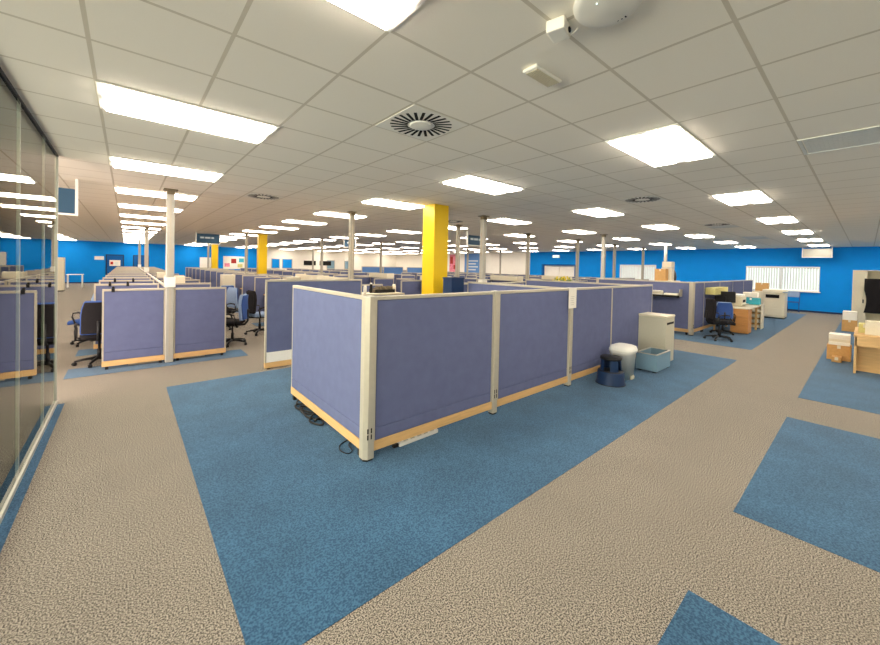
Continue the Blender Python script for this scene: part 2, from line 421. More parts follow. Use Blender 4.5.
# ------------------------------------------------------------------ partition panels
def panel(label, length, H, loc, rz, group=None, z0=.085, white_plinth=False, thick=.055, feet=True):
    t = thing('partition_panel', label, 'partition', loc, rz, group)
    h = thick / 2
    B(.022, length - .022, -h, h, .28, H - .034, bev=.006).build('fabric_board', 'fabric', t)
    if white_plinth: B(.022, length - .022, -h, h, z0 + .08, .278, bev=.004).build('kick_strip', 'white', t)
    else: B(.022, length - .022, -h, h, z0 + .08, .278, bev=.006).build('lower_fabric_strip', 'fabric', t)
    B(.0, length, -h - .004, h + .004, z0 - .01, z0 + .078, bev=.003).build('base_rail', 'wood', t)
    B(0, length, -h - .003, h + .003, H - .034, H, bev=.006, seg=2).build('top_rail', 'metal', t)
    f = MB(); f.box(0, .022, -h, h, z0 + .078, H - .034); f.box(length - .022, length, -h, h, z0 + .078, H - .034); f.build('end_trim', 'metal', t)
    if feet:
        for x in (.04, length - .08): B(x, x + .04, -.02, .02, 0, z0 - .01).build('foot', 'black', t)
    return t
def post(label, x, y, H, s=.088, corner=False, group='grey partition posts'):
    t = thing('partition_post', label, 'partition post', (x, y, 0), 0, group)
    h = s / 2; c = .026 if corner else .01
    pts = [(-h + c, -h), (h - c, -h), (h, -h + c), (h, h - c), (h - c, h), (-h + c, h), (-h, h - c), (-h, -h + c)]
    if corner: pts = [(-h + .032, -h), (h, -h), (h, h), (-h, h), (-h, -h + .032)]
    MB().prism(pts, .022, H - .012).build('column', 'metal', t)
    MB().prism([(a * .98, b * .98) for a, b in pts], H - .012, H).build('cap', 'steel', t)
    MB().prism([(a * .85, b * .85) for a, b in pts], 0, .022).build('foot', 'black', t)
    s_ = MB()
    for xx in (-.016, .018):
        for z in (.2, .255): s_.box(xx - .006, xx + .006, -h - .0015, -h + .004, z, z + .045)
    s_.build('cable_slot', 'dark', t)
    return t
HB = 1.48; Y0 = 2.905
G1 = 'tall lilac grey panels around the big front block'
xs = [1.66, 3.37, 5.07, 6.43, 8.27]
d4 = ['nearest lilac partition panel, right of the corner post', 'lilac partition panel between the second post and the post with the white notice', 'lilac partition panel left of the step stool, right of the notice', 'lilac partition panel behind the white bin and grey console']
for i in range(4):
    a, b = xs[i] + (.046 if i < 3 else .0), xs[i + 1] - (.046 if i < 2 else .0)
    panel(d4[i], b - a, HB, (a, Y0, 0), 0, G1, feet=i > 2)
panel('pale lit lilac partition panel at the left side of the big block', 1.87, HB, (1.66, 2.954, 0), PI / 2, G1, feet=True)
post('corner post of the big front block nearest the camera', 1.66, Y0, HB + .005, .096, True)
post('partition post standing on the blue carpet between the two nearest panels', 3.37, Y0, HB + .005, .086)
post('partition post carrying a white paper notice at its top', 5.07, Y0, HB + .005, .086)
panel('tall dark lilac panel with white kick strip behind the left end of the block', 1.75, HB, (1.735, 6.42, 0), 0, G1, z0=.03, white_plinth=True)
panel('lilac panel at the back of the big block left of the yellow pillar', 1.0, 1.18, (3.5, 6.42, 0), 0, G1)
BACKCUP = 1
panel('lilac divider panel running back from the post with the notice', 2.1, HB, (5.07, 2.955, 0), PI / 2, G1)
panel('lilac back panel of the big block right of the yellow pillar', 1.7, HB - .1, (5.16, 6.1, 0), 0, G1)
panel('lilac far back panel of the big block by the steel pole', 1.3, HB - .1, (6.9, 6.1, 0), 0, G1)
panel('lilac end panel closing the big block at its far right', 3.1, HB - .02, (8.3, 2.955, 0), PI / 2, G1)
t = thing('paper_notice', 'white sheet of paper taped to the top of a partition post', 'notice', (5.07, Y0 - .048, 1.33))
B(-.11, .11, -.002, -.0005, -.15, .15).build('sheet', 'paper', t)
s = MB()
for k in range(5): s.box(-.055, .05 - .012 * (k % 3), -.0026, -.002, .02 - k * .03, .026 - k * .03)
s.build('printed_line', 'steel', t)

# power poles
def pole(label, x, y, s=.115, z0=0):
    t = thing('power_pole', label, 'pole', (x, y, 0), 0, 'square power poles rising to the ceiling')
    h = s / 2
    B(-h, h, -h, h, 0, C - .09, bev=.008).build('column', 'steel' if s > .11 else 'polegrey', t)
    if s > .11: B(-.075, .075, -.095, h + .01, 1.3, 1.47, bev=.006).build('junction_box', 'white', t)
    B(-h * .98, h * .98, -h * .98, h * .98, C - .09, C - .02).build('top_sleeve', 'bracket', t)
    B(-h * 1.7, h * 1.7, -h * 1.7, h * 1.7, C - .02, C - .001).build('ceiling_collar', 'bracket', t)
    f = MB(); f.box(-h - .004, -h, -.012, .012, .1, C - .12); f.box(-.012, .012, -h - .004, -h, .1, C - .12); f.build('cable_groove', 'metal', t)
    return t
K = 3.42; XS = [.57 + K * k for k in range(7)]
BANK = ['bank nearest the glass wall', 'second bank from the glass wall', 'third bank from the glass wall', 'fourth bank from the glass wall', 'fifth bank from the glass wall', 'sixth bank from the glass wall', 'bank nearest the blue window wall']
YF0 = 7.86; P = 1.65
for k in range(7):
    for i, y in enumerate((YF0, 17.75, 27.6)):
        if k > 3 and i == 2: continue
        pole('square steel power pole at the %s of the %s' % (('front', 'middle', 'far end')[i], BANK[k]), XS[k], y, .115 if k == 0 else .105)
for i, x in enumerate((6.48, 12.63, 18.68)):
    pole(('tall grey power pole right of the yellow pillar', 'grey power pole behind the stacked cardboard boxes', 'last grey power pole before the window')[i], x, 6.0)

# ------------------------------------------------------------------ desk banks
HL = 1.285
G2 = 'low lilac cross panels of the desk banks'
proto = panel('', .8, HL, (0, 0, 0), 0, G2, z0=.06)
first = True
for k in range(7):
    for r in range(15):
        y = YF0 + P * r
        for s in (-1, 1):
            lab = 'low lilac cross panel, %s row, %s side of the %s' % (ORD[r], 'left' if s < 0 else 'right', BANK[k])
            loc = (XS[k] - .86 if s < 0 else XS[k] + .06, y, 0)
            if first: proto.location = loc; proto['label'] = lab; first = False
            else:
                q = dup(proto, loc, label=lab)
                if k == 0 and r > 0 and s < 0: q.scale.x = 1.22; q.location.x -= .176
sp = panel('', P * 2 - .2, HL + .0, (0, 0, 0), PI / 2, 'long lilac spine panels of the desk banks', z0=.06, thick=.05); first = True
for k in range(7):
    for r in range(7):
        y = YF0 + P * 2 * r + .1
        lab = 'long lilac spine panel, %s along the %s' % (ORD[r], BANK[k])
        if first: sp.location = (XS[k], y, 0); sp['label'] = lab; first = False
        else: dup(sp, (XS[k], y, 0), label=lab)
# black clips on rails
t0 = None
for x, y, lab in ((-.16, 0, 'black clip on the front left panel rail of the nearest bank'), (-.24, 1, 'black clip on the second row rail near the left end'), (.02, 1, 'black clip on the second row rail near the pole'), (-.2, 2, 'black clip on the third row rail left end'), (.12, 2, 'black clip on the third row rail right of its neighbour')):
    loc = (x, YF0 + P * y, HL)
    if t0 is None:
        t0 = thing('screen_clip', lab, 'clip', loc, group='black clips on the panel rails')
        f = MB(); f.box(-.02, .02, -.045, .045, 0, .012); f.box(-.02, .02, -.045, -.034, -.05, 0); f.box(-.02, .02, .034, .045, -.05, 0); f.build('bracket', 'black', t0)
        MB().lathe([(.016, .012), (.018, .03), (.012, .042)], 12).build('knob', 'black', t0)
    else: dup(t0, loc, label=lab)

# desks
def desk(label, loc, rz, w_=1.5, d=.76, m='wood', group='wooden desks at the banks'):
    t = thing('desk', label, 'desk', loc, rz, group)     # desk top extends +x (width) and +y (depth)
    B(0, w_, 0, d, .695, .725, bev=.004).build('desk_top', m, t)
    for x in (.02, w_ - .06): B(x, x + .04, .06, d - .06, .0, .695).build('leg', 'metal', t)
    B(.06, w_ - .06, d - .04, d - .02, .3, .69).build('modesty_panel', m, t)
    return t
G3 = 'desks'
dk = None
for k, rows in ((0, 7), (1, 5)):
    for r in range(rows):
        for s in (-1, 1):
            if k == 1 and s > 0: continue
            lab = '%s wooden desk along the %s side of the %s' % (ORD[r], 'left' if s < 0 else 'right', BANK[k])
            if s < 0: loc, rz = (XS[k] - .6, YF0 + P * r + 1.58, 0), -PI / 2   # +x -> -y, +y -> +x
            else: loc, rz = (XS[k] + .6, YF0 + P * r + .07, 0), PI / 2         # +x -> +y, +y -> -x
            if dk is None: dk = desk(lab, loc, rz, 1.51, .52)
            else: dup(dk, loc, rz, lab)

# monitors on the desks
def monitor(label, loc, rz, m='black', zscale=1):
    t = thing('monitor', label, 'monitor', loc, rz, 'desk monitors')
    B(-.25, .25, -.02, .02, .12, .44, bev=.008).build('screen_case', m, t)
    B(-.232, .232, -.0215, -.0195, .14, .425).build('screen', 'dark', t)
    B(-.03, .03, .02, .045, .01, .3).build('stand', m, t)
    B(-.11, .11, -.06, .1, 0, .014, bev=.004).build('base', m, t)
    return t
mon = monitor('black monitor on the front left desk of the nearest bank', (.33, 8.75, .725), -PI / 2)
dup(mon, (.33, 10.4, .725), label='black monitor on the second left desk of the nearest bank')
dup(mon, (.82, 8.75, .725), PI / 2, label='black monitor on the front right desk of the nearest bank')
dup(mon, (3.72, 8.75, .725), -PI / 2, label='black monitor on the front left desk of the second bank')

def desk_cabinet(label, x, y, w_, d, h, m='ivory'):
    t = thing('desk_cabinet', label, 'cabinet', (x, y, .725), 0, 'small cabinets standing on the desks')
    B(0, w_, 0, d, 0, h, bev=.006).build('body', m, t)
    dr = B(.012, w_ - .012, -.014, -.001, .012, h - .012, bev=.003).build('door', m, t)
    B(w_ - .06, w_ - .045, -.026, -.014, h * .5, h * .5 + .08).build('handle', 'steel', dr)
desk_cabinet('ivory cabinet on a desk just right of the nearest pole', .68, 10.72, .4, .35, .66)
desk_cabinet('ivory cabinet on a right side desk further behind the nearest pole', .7, 14.0, .38, .35, .66)
desk_cabinet('pale cabinet on a left side desk of the second bank', 3.42, 10.6, .38, .35, .64, 'shredder')
# ------------------------------------------------------------------ office chairs
def office_chair(label, loc, rz, fab, shell='chairblack', group=None, seat_m=None):
    t = thing('office_chair', label, 'chair', loc, rz, group)     # faces +x
    b = MB()
    b.lathe([(.045, .075), (.04, .13)], 14)
    for k in range(5):
        a = 2 * PI * k / 5 + .3
        b.tube([(.03 * math.cos(a), .03 * math.sin(a), .105), (.2 * math.cos(a), .2 * math.sin(a), .09), (.3 * math.cos(a), .3 * math.sin(a), .068)], .02, 8, radii=[.026, .02, .016])
    b.build('star_base', 'black', t)
    for k in range(5):
        a = 2 * PI * k / 5 + .3
        mt = Matrix.Translation((.3 * math.cos(a), .3 * math.sin(a), .029)) @ Matrix.Rotation(a + .6, 4, 'Z') @ Matrix.Rotation(PI / 2, 4, 'X')
        MB().lathe([(.02, -.024), (.029, -.02), (.029, -.006), (.02, -.004), (.02, .004), (.029, .006), (.029, .02), (.02, .024)], 14, mtx=mt).build('castor', 'black', t)
    MB().lathe([(.028, .12), (.028, .25), (.018, .25), (.018, .41)], 14).build('gas_lift', 'black', t)
    B(-.12, .12, -.1, .1, .4, .435, bev=.01).build('tilt_mechanism', 'black', t)
    MB().cushion(.48, .48, .085, .035, lambda v: Vector((v.x, v.y * (1 - .12 * (v.x < -.1)), v.z + .012 * math.cos(v.y * 6) - (.03 * ((v.x - .14) / .1) ** 2 if v.x > .14 else 0))), Matrix.Translation((.03, 0, .475))).build('seat', seat_m or fab, t)
    def bend(v):
        y = v.y * (1 - .22 * max(0, v.z / .26) ** 2)
        return Vector((v.x + .55 * y * y + .05 * math.sin((v.z + .1) * 5), y, v.z))
    MB().cushion(.06, .45, .54, .028, bend, Matrix.Translation((-.235, 0, .8)) @ Matrix.Rotation(-.14, 4, 'Y')).build('backrest', fab, t)
    MB().cushion(.025, .42, .5, .012, bend, Matrix.Translation((-.28, 0, .8)) @ Matrix.Rotation(-.14, 4, 'Y')).build('back_shell', shell, t)
    MB().tube([(-.08, 0, .415), (-.24, 0, .43), (-.29, 0, .5), (-.3, 0, .75)], .022).build('back_support', 'black', t)
    for s in (-1, 1):
        MB().tube([(-.1, s * .2, .42), (-.1, s * .28, .44), (-.13, s * .285, .58), (-.1, s * .285, .66), (.0, s * .285, .685), (.1, s * .285, .67), (.12, s * .285, .6), (.06, s * .28, .45), (.05, s * .2, .42)], .016).build('armrest', 'black', t)
    return t
ch = office_chair('black backed office chair with blue cushion at the left end of the nearest bank', (-.34, 8.4, 0), PI * .5, 'chairblue', group='office chairs', seat_m='chairblack')
office_chair('second blue and black office chair further back in the left aisle', (-.55, 10.4, 0), PI * .8, 'paleblue', group='office chairs', seat_m='chairblue')
ch2 = office_chair('blue office chair in the aisle right of the nearest bank', (1.72, 8.75, 0), PI * .85, 'paleblue', 'chairblue', 'office chairs', seat_m='chairblack')
dup(ch2, (1.95, 10.9, 0), PI * 1.1, 'blue office chair behind the nearest one in the aisle right of the first bank', 'office chairs')
dup(ch2, (2.15, 12.2, 0), PI * .6, 'third blue office chair down the aisle right of the first bank', 'office chairs')
office_chair('dark office chair with pale seat beside the second bank', (2.5, 9.7, 0), .15, 'chairblack', group='office chairs', seat_m='paleblue')
office_chair('large black office chair on the blue carpet near the copier', (11.72, 2.47, 0), -.95, 'chairblack', group='office chairs')
bc = dup(ch2, (13.0, 2.66, 0), .35, 'blue office chair behind the black one at the right hand desk', 'office chairs'); bc.scale = (.9, .9, .86)

# ------------------------------------------------------------------ things along the front block
t = thing('step_stool', 'round dark blue kick step stool on the carpet by the partition', 'step stool', (5.74, 2.56, 0))
t.scale = (.9, .9, .97)
MB().lathe([(.235, .012), (.235, .03), (.222, .05), (.212, .19), (.2, .205), (.14, .21)], 36, caps=False).build('lower_skirt', 'navy', t)
MB().lathe([(.24, .0), (.24, .014), (.2, .018)], 36).build('rubber_bumper', 'black', t)
MB().lathe([(.2, .205), (.2, .214), (.0, .216)], 32, caps=False).build('lower_tread', 'black', t)
for k in range(4):
    sh = MB()
    a = PI / 4 + PI / 2 * k
    t_ = bmesh.new(); pts = []
    for q in range(5):
        b_ = a - .42 + .84 * q / 4; pts.append(b_)
    ring = [[t_.verts.new((r * math.cos(b_), r * math.sin(b_), z)) for b_ in pts] for r, z in ((.17, .205), (.158, .4), (.144, .4), (.152, .205))]
    for i in range(4):
        A, D = ring[i], ring[(i + 1) % 4]
        for q in range(4): t_.faces.new((A[q], A[q + 1], D[q + 1], D[q]))
    t_.faces.new([ring[i][0] for i in range(4)]); t_.faces.new([ring[i][4] for i in range(3, -1, -1)])
    sh.merge(t_)
    sh.build('leg', 'navy', t)
MB().lathe([(.158, .385), (.172, .395), (.172, .425), (.16, .432), (.0, .434)], 32, caps=False).build('top_tread', 'black', t)

t = thing('waste_bin', 'white plastic bin with a rounded lid beside the step stool', 'bin', (6.22, 2.58, 0))
t_ = bmesh.new()
def rring(bmx, w_, d, z, n=28, e_=3.2):
    return [bmx.verts.new((w_ * math.copysign(abs(math.cos(a)) ** (2 / e_), math.cos(a)), d * math.copysign(abs(math.sin(a)) ** (2 / e_), math.sin(a)), z)) for a in [2 * PI * k / n for k in range(n)]]
def loft(mb, rings_, caps=True):
    t_ = bmesh.new(); R = [rring(t_, *r) for r in rings_]
    for a, b in zip(R, R[1:]):
        for k in range(len(a)): t_.faces.new((a[k], a[(k + 1) % len(a)], b[(k + 1) % len(a)], b[k]))
    if caps: t_.faces.new(R[0][::-1]); t_.faces.new(R[-1])
    mb.merge(t_, True); return mb
loft(MB(), [(.15, .13, .02), (.16, .14, .0), (.2, .165, .42), (.212, .178, .425), (.212, .178, .45)]).build('bucket', 'white', t)
loft(MB(), [(.22, .186, .445), (.222, .188, .47), (.2, .17, .52), (.15, .125, .54), (.05, .05, .546)]).build('lid', 'white', t)
B(-.06, .06, -.166, -.14, .005, .06, bev=.006).build('pedal', 'shredder', t)

t = thing('metal_bin', 'open blue grey steel box on the carpet in front of the console', 'box', (6.9, 2.3, 0))
f = MB(); W_, D_, H_ = .66, .34, .31
f.box(0, W_, 0, .02, .03, H_); f.box(0, W_, D_ - .02, D_, .03, H_); f.box(0, .02, .02, D_ - .02, .03, H_); f.box(W_ - .02, W_, .02, D_ - .02, .03, H_)
f.build('side_wall', 'greyblue', t)
B(.02, W_ - .02, .02, D_ - .02, .03, .2).build('dark_tray', 'bracket', t)
f = MB()
for a in ((-.004, W_ + .004, -.004, .024, H_, H_ + .012), (-.004, W_ + .004, D_ - .024, D_ + .004, H_, H_ + .012), (-.004, .024, .024, D_ - .024, H_, H_ + .012), (W_ - .024, W_ + .004, .024, D_ - .024, H_, H_ + .012)): f.box(*a)
f.build('rim', 'steel', t)
for x in (.06, W_ - .06):
    for y in (.05, D_ - .05): B(x - .03, x + .03, y - .03, y + .03, 0, .03).build('foot', 'black', t)

t = thing('confidential_waste_console', 'tall grey beige waste console with a dark slot beside the partition', 'console', (7.6, 2.4, 0))
B(0, .46, 0, .48, .045, .89, bev=.006).build('cabinet', 'shredder', t)
B(-.008, .468, -.008, .488, .89, .925, bev=.008, seg=2).build('top', 'ivory', t)
B(.05, .41, -.004, .004, .76, .8).build('paper_slot', 'dark', t)
B(.03, .43, -.003, .0, .06, .72).build('door', 'shredder', t)
for x in (.06, .4):
    for y in (.06, .42):
        MB().lathe([(.022, -.012), (.022, .012)], 12, mtx=Matrix.Translation((x, y, .022)) @ Matrix.Rotation(PI / 2, 4, 'X')).build('castor', 'black', t)

def squiggle(label, pts, r=.007, m='black', name='cable'):
    sm = []
    P_ = [Vector(p) for p in pts]
    for i in range(len(P_) - 1):
        p0, p1, p2, p3 = P_[max(i - 1, 0)], P_[i], P_[i + 1], P_[min(i + 2, len(P_) - 1)]
        for q in range(6):
            u = q / 6
            sm.append(.5 * ((2 * p1) + (-p0 + p2) * u + (2 * p0 - 5 * p1 + 4 * p2 - p3) * u * u + (-p0 + 3 * p1 - 3 * p2 + p3) * u ** 3))
    sm.append(P_[-1])
    return tag(MB().tube(sm, r).build(name, m), label, 'cable')
squiggle('tangle of black cables under the left side panel of the block', [(1.72, 4.75, .01), (1.63, 4.6, .01), (1.66, 4.45, .03), (1.58, 4.3, .012), (1.66, 4.15, .01), (1.72, 4.3, .02), (1.6, 4.4, .035), (1.58, 4.1, .012), (1.68, 3.95, .01), (1.62, 3.8, .02), (1.56, 4.0, .012), (1.7, 4.2, .03), (1.74, 4.5, .01), (1.6, 4.55, .012), (1.57, 4.35, .03), (1.7, 4.1, .012), (1.6, 3.95, .02), (1.72, 4.05, .02)], .011)
squiggle('thin black cable loop by the foot of the corner post', [(1.75, 3.35, .01), (1.6, 3.3, .008), (1.545, 3.2, .008), (1.57, 3.1, .008), (1.63, 3.12, .008), (1.66, 3.25, .01), (1.78, 3.3, .01)], .005)
t = thing('power_strip', 'white power strip lying on the carpet under the nearest panel', 'power strip', (2.02, 2.93, 0), .02)
B(0, .5, -.03, .03, .0035, .042, bev=.006).build('casing', 'white', t)
s = MB()
for k in range(5): s.box(.06 + k * .085, .11 + k * .085, -.02, .02, .042, .0435)
s.build('socket', 'steel', t)
B(-.06, 0, -.02, .02, .005, .04, bev=.006).build('plug', 'black', t)

# storage and clutter inside the front block, seen above the panels
def cupboard(label, loc, w_, d, h, m='ivory', rz=0, doors=2, group=None):
    t = thing('storage_cupboard', label, 'cupboard', loc, rz, group)
    B(0, w_, 0, d, .05, h, bev=.004).build('body', m, t)
    B(.02, w_ - .02, .02, d - .02, 0, .05).build('plinth', 'dark', t)
    n = doors
    for k in range(n):
        dd = B(.01 + k * (w_ - .02) / n + .004, .01 + (k + 1) * (w_ - .02) / n - .004, -.016, -.001, .06, h - .01, bev=.003).build('door', m, t)
        xh = .01 + (k + 1) * (w_ - .02) / n - .04 if k % 2 == 0 else .01 + k * (w_ - .02) / n + .02
        B(xh, xh + .02, -.028, -.016, h * .55, h * .55 + .12).build('handle', 'steel', dd)
    return t
cupboard('low pale cupboard in front of the yellow pillar, carrying a blue crate', (4.5, 4.95, 0), .58, .4, 1.24)
t = thing('crate', 'dark blue plastic crate in front of the yellow pillar', 'crate', (4.76, 5.15, 1.24))
f = MB(); f.box(-.16, .16, -.12, -.105, 0, .31); f.box(-.16, .16, .105, .12, 0, .31); f.box(-.16, -.145, -.105, .105, 0, .31); f.box(.145, .16, -.105, .105, 0, .31); f.box(-.145, .145, -.105, .105, 0, .012)
f.build('body', 'navy', t)
f = MB()
for a in ((-.17, .17, -.13, -.115, .29, .315), (-.17, .17, .115, .13, .29, .315), (-.17, -.155, -.115, .115, .29, .315), (.155, .17, -.115, .115, .29, .315)): f.box(*a)
f.build('rim', 'navy', t)

# overhead bins on the spines, cream, with contents
def bin_shelf(label, x, y, L=1.3, m='ivory', rz=PI / 2):
    t = thing('overhead_bin', label, 'shelf', (x, y, HL), rz, 'cream overhead bins along the desk banks')
    f = MB(); f.box(0, L, -.16, .16, 0, .018); f.box(0, .018, -.16, .16, .018, .16); f.box(L - .018, L, -.16, .16, .018, .16); f.box(.018, L - .018, .142, .16, .018, .16)
    f.build('tray', m, t)
    return t
b0 = bin_shelf('cream overhead tray on the front spine of the second bank', XS[1], YF0 + .3)
for k, r, lab in ((1, 1, 'cream overhead tray behind the front one on the second bank'), (2, 0, 'cream overhead tray on the front spine of the third bank'), (3, 0, 'cream overhead tray on the front spine of the fourth bank'), (4, 0, 'cream overhead tray on the front spine of the fifth bank'), (2, 2, 'cream overhead tray further back on the third bank')):
    dup(b0, (XS[k], YF0 + .3 + P * r * 1.0, HL), label=lab)
def carton(label, loc, w_, d, h, m='card', rz=0, cat='box', name='cardboard_box', tape='ivory'):
    t = thing(name, label, cat, loc, rz)
    B(-w_ / 2, w_ / 2, -d / 2, d / 2, 0, h, bev=.004).build('carton', m, t)
    f = MB(); f.box(-w_ / 2 - .001, w_ / 2 + .001, -.025, .025, h - .06, h + .002); f.build('tape', tape, t)
    f = MB(); f.box(-w_ / 2, w_ / 2, -d / 2 + .003, -.001, h, h + .004); f.box(-w_ / 2, w_ / 2, .001, d / 2 - .003, h, h + .004); f.build('flap', m, t)
    return t
# black filled document tray and jars seen left of the yellow pillar
t = thing('document_tray', 'black tray of files left of the yellow pillar above the panels', 'tray', (4.13, 6.7, 1.18))
f = MB(); f.box(-.24, .24, -.13, .13, 0, .012); f.box(-.24, .24, -.13, -.12, .012, .07); f.box(-.24, .24, .12, .13, .012, .07); f.build('tray', 'black', t)
f = MB()
for k in range(9): f.box(-.21 + k * .048, -.18 + k * .048, -.1, .1, .012, .07 + .03 * ((k * 7) % 3), bev=.002)
f.build('files', 'bracket', t)
def jar(label, loc, m, h=.16, r=.045):
    t = thing('storage_jar', label, 'jar', loc, group='jars on the panel ledge')
    MB().lathe([(r, 0), (r, h * .8), (r * .7, h * .88)], 16).build('body', m, t)
    MB().lathe([(r * .8, h * .87), (r * .8, h)], 16).build('lid', 'white', t)
jar('cream jar right of the black tray on the ledge', (4.43, 6.7, 1.18), 'ivory', .17, .04)
jar('grey bottle on the ledge near the corner post', (3.68, 6.62, 1.18), 'grille', .16, .035)
jar('dark bottle on the ledge near the corner post', (3.84, 6.66, 1.18), 'black', .21, .03)
cupboard('pale cupboard behind the low panel carrying a black tray and bottles', (3.5, 6.48, 0), .98, .42, 1.18)

# ------------------------------------------------------------------ right hand bank
XB = 11.85; YBk = 3.12; HR = 1.475
panel('lilac panel with a wall shelf facing the grey console', 2.6, HR, (XB, YBk + .05, 0), PI / 2, G1)
post('pale corner post of the right hand bank', XB, YBk, HR + .005, .1, True)
x_ = XB + .06
for i, L in enumerate((.95, 1.75, 1.75, 1.75, 1.7)):
    panel(('lilac end panel beside the black office chair', 'lilac panel behind the olive shelf box and the desk', 'lilac panel behind the cream shelf unit of paper', 'lilac panel left of the ivory copier', 'lilac panel end behind the ivory copier')[i], L - .004, HR, (x_, YBk, 0), 0, G1)
    x_ += L
panel('lilac back panel of the right hand bank carrying on behind the cartons', 3.0, HR, (XB + .06, 5.85, 0), 0, G1)
t = thing('wall_shelf', 'narrow shelf hung on the lilac panel right of the console', 'shelf', (XB - .03, 3.35, 1.06))
B(-.24, 0, 0, 1.6, 0, .02, bev=.003).build('board', 'steel', t)
for y in (.0, .78, 1.58): B(-.22, 0, y, y + .015, .02, .2).build('bracket', 'metal', t)
B(-.25, -.24, 0, 1.6, -.03, .03).build('lip', 'black', t)
def stack(name, label, cat, loc, w_, d, hs, ms, rz=0, group=None):
    t = thing(name, label, cat, loc, rz, group); z = 0
    for i, (h, m) in enumerate(zip(hs, ms)):
        o = .012 * ((i * 5) % 3 - 1)
        B(-w_ / 2 + o, w_ / 2 + o, -d / 2, d / 2, z, z + h, bev=.002).build('sheaf', m, t); z += h
stack('paper_stack', 'red covered papers on the shelf of the lilac panel', 'papers', (XB - .15, 4.42, 1.08), .18, .3, (.05, .03, .04), ('red', 'paper', 'red'))
stack('paper_stack', 'white papers in the middle of the shelf on the lilac panel', 'papers', (XB - .15, 4.0, 1.08), .19, .36, (.03, .04, .03, .02), ('paper', 'ivory', 'paper', 'paper'))
stack('paper_stack', 'cream papers at the right end of the shelf on the lilac panel', 'papers', (XB - .15, 3.58, 1.08), .19, .34, (.03, .03), ('ivory', 'paper'))
# cupboard with cartons
cupboard('tall pale cupboard behind the shelf panel carrying cartons', (12.6, 3.9, 0), .9, .45, 1.46)
carton('brown cardboard carton on the cupboard by the blue wall', (12.76, 4.2, 1.46), .26, .3, .36)
carton('cream carton right of the brown one on the cupboard', (13.05, 4.12, 1.46), .24, .3, .4, 'ivory')
carton('small cream carton on top of the cream carton', (13.03, 4.1, 1.872), .3, .26, .18, 'ivory')
t = thing('carrier_bag', 'dark carrier bag leaning by the cartons on the cupboard', 'bag', (13.35, 4.05, 1.46))
loft(MB(), [(.09, .07, 0), (.11, .08, .1), (.1, .06, .24), (.09, .02, .34)]).build('bag', 'black', t)
MB().tube([(-.05, 0, .33), (-.04, 0, .42), (.04, 0, .42), (.05, 0, .33)], .008).build('handle', 'red', t)
# desk with pedestal, wood end facing the aisle
t = thing('desk', 'pale topped desk with a wooden pedestal end beside the black chair', 'desk', (13.36, 2.14, 0))
B(0, 1.5, 0, .85, .72, .75, bev=.004).build('desk_top', 'ivory', t)
p = B(.02, .5, .02, .42, .03, .72).build('pedestal', 'orange', t)
for k in range(3):
    B(.005, .019, .04, .4, .06 + k * .22, .26 + k * .22, bev=.003).build('drawer', 'orange', p)
for y in (.04, .77): B(1.43, 1.48, y, y + .05, 0, .72).build('leg', 'wood', t)
B(.02, .06, .78, .82, 0, .72).build('leg', 'wood', t)
t = thing('printer', 'cream desktop printer on the desk behind the black chair', 'printer', (14.2, 2.62, .75))
B(-.3, .3, -.22, .22, 0, .3, bev=.02, seg=2).build('body', 'ivory', t)
B(-.26, .26, -.2, .2, .3, .36, bev=.015).build('scanner_lid', 'white', t)
B(-.2, .2, -.3, -.22, .06, .075).build('paper_tray', 'steel', t)
B(-.18, .18, -.224, -.219, .12, .2).build('output_slot', 'dark', t)
t = thing('wall_shelf', 'olive yellow shelf box on the end panel above the black chair', 'shelf', (12.95, YBk - .27, 1.1))
B(0, 1.5, 0, .235, 0, .2, bev=.004).build('shelf_box', 'dullyellow', t)
B(0, 1.5, -.01, 0, -.03, .0).build('lip', 'black', t)
mo = dup(mon, (13.62, 2.75, .75), PI / 2, 'dark monitor on the right hand desk by the black chair')
# shelves of papers
t = thing('paper_shelf', 'low cream shelf unit stacked with paper beside the copier', 'shelf unit', (15.1, 2.12, 0), 0)
f = MB(); f.box(0, .45, 0, .02, 0, .78); f.box(0, .45, .5, .52, 0, .78); f.box(.43, .45, .02, .5, 0, .78); f.build('side', 'ivory', t)
for k in range(5): B(0, .43, .02, .5, .04 + k * .17, .06 + k * .17).build('shelf', 'ivory', t)
for k in range(4): 
    stack('paper_ream', 'paper on the %s shelf of the cream shelf unit' % ('bottom', 'second', 'third', 'top')[k], 'papers', (15.29, 2.38, .06 + k * .17), .3, .4, (.03, .04, .02), ('paper', 'ivory', 'card'))
carton('turquoise and white box on top of the cream shelf unit', (15.3, 2.4, .76), .3, .42, .2, 'turq', tape='white')
carton('white box stacked on the turquoise box', (15.3, 2.42, .99), .28, .36, .14, 'paper', tape='white')
# copier
t = thing('copier', 'large ivory copier with a dark slot by the blue wall', 'copier', (19.2, 2.03, 0))
B(0, .7, 0, .66, .05, .98, bev=.01, seg=2).build('body', 'ivory', t)
B(-.02, .68, -.02, .66, .98, 1.12, bev=.02, seg=2).build('scanner_lid', 'ivory', t)
B(-.004, .02, .16, .56, .8, .93).build('output_slot', 'dark', t)
for k in range(2): B(-.01, 0, .04, .62, .12 + k * .3, .4 + k * .3, bev=.004).build('paper_drawer', 'ivory', t)
B(-.1, .06, -.16, .06, 1.03, 1.06, mtx=None).build('control_panel', 'greyblue', t)
B(.02, .68, .02, .64, 0, .05).build('plinth', 'dark', t)
cupboard('ivory cupboard behind the copier carrying a tan carton', (20.4, 2.5, 0), .5, .7, 1.0, 'ivory', 0, 1)
carton('tan carton on the cupboard behind the copier', (20.65, 2.9, 1.0), .3, .42, .34, 'card')
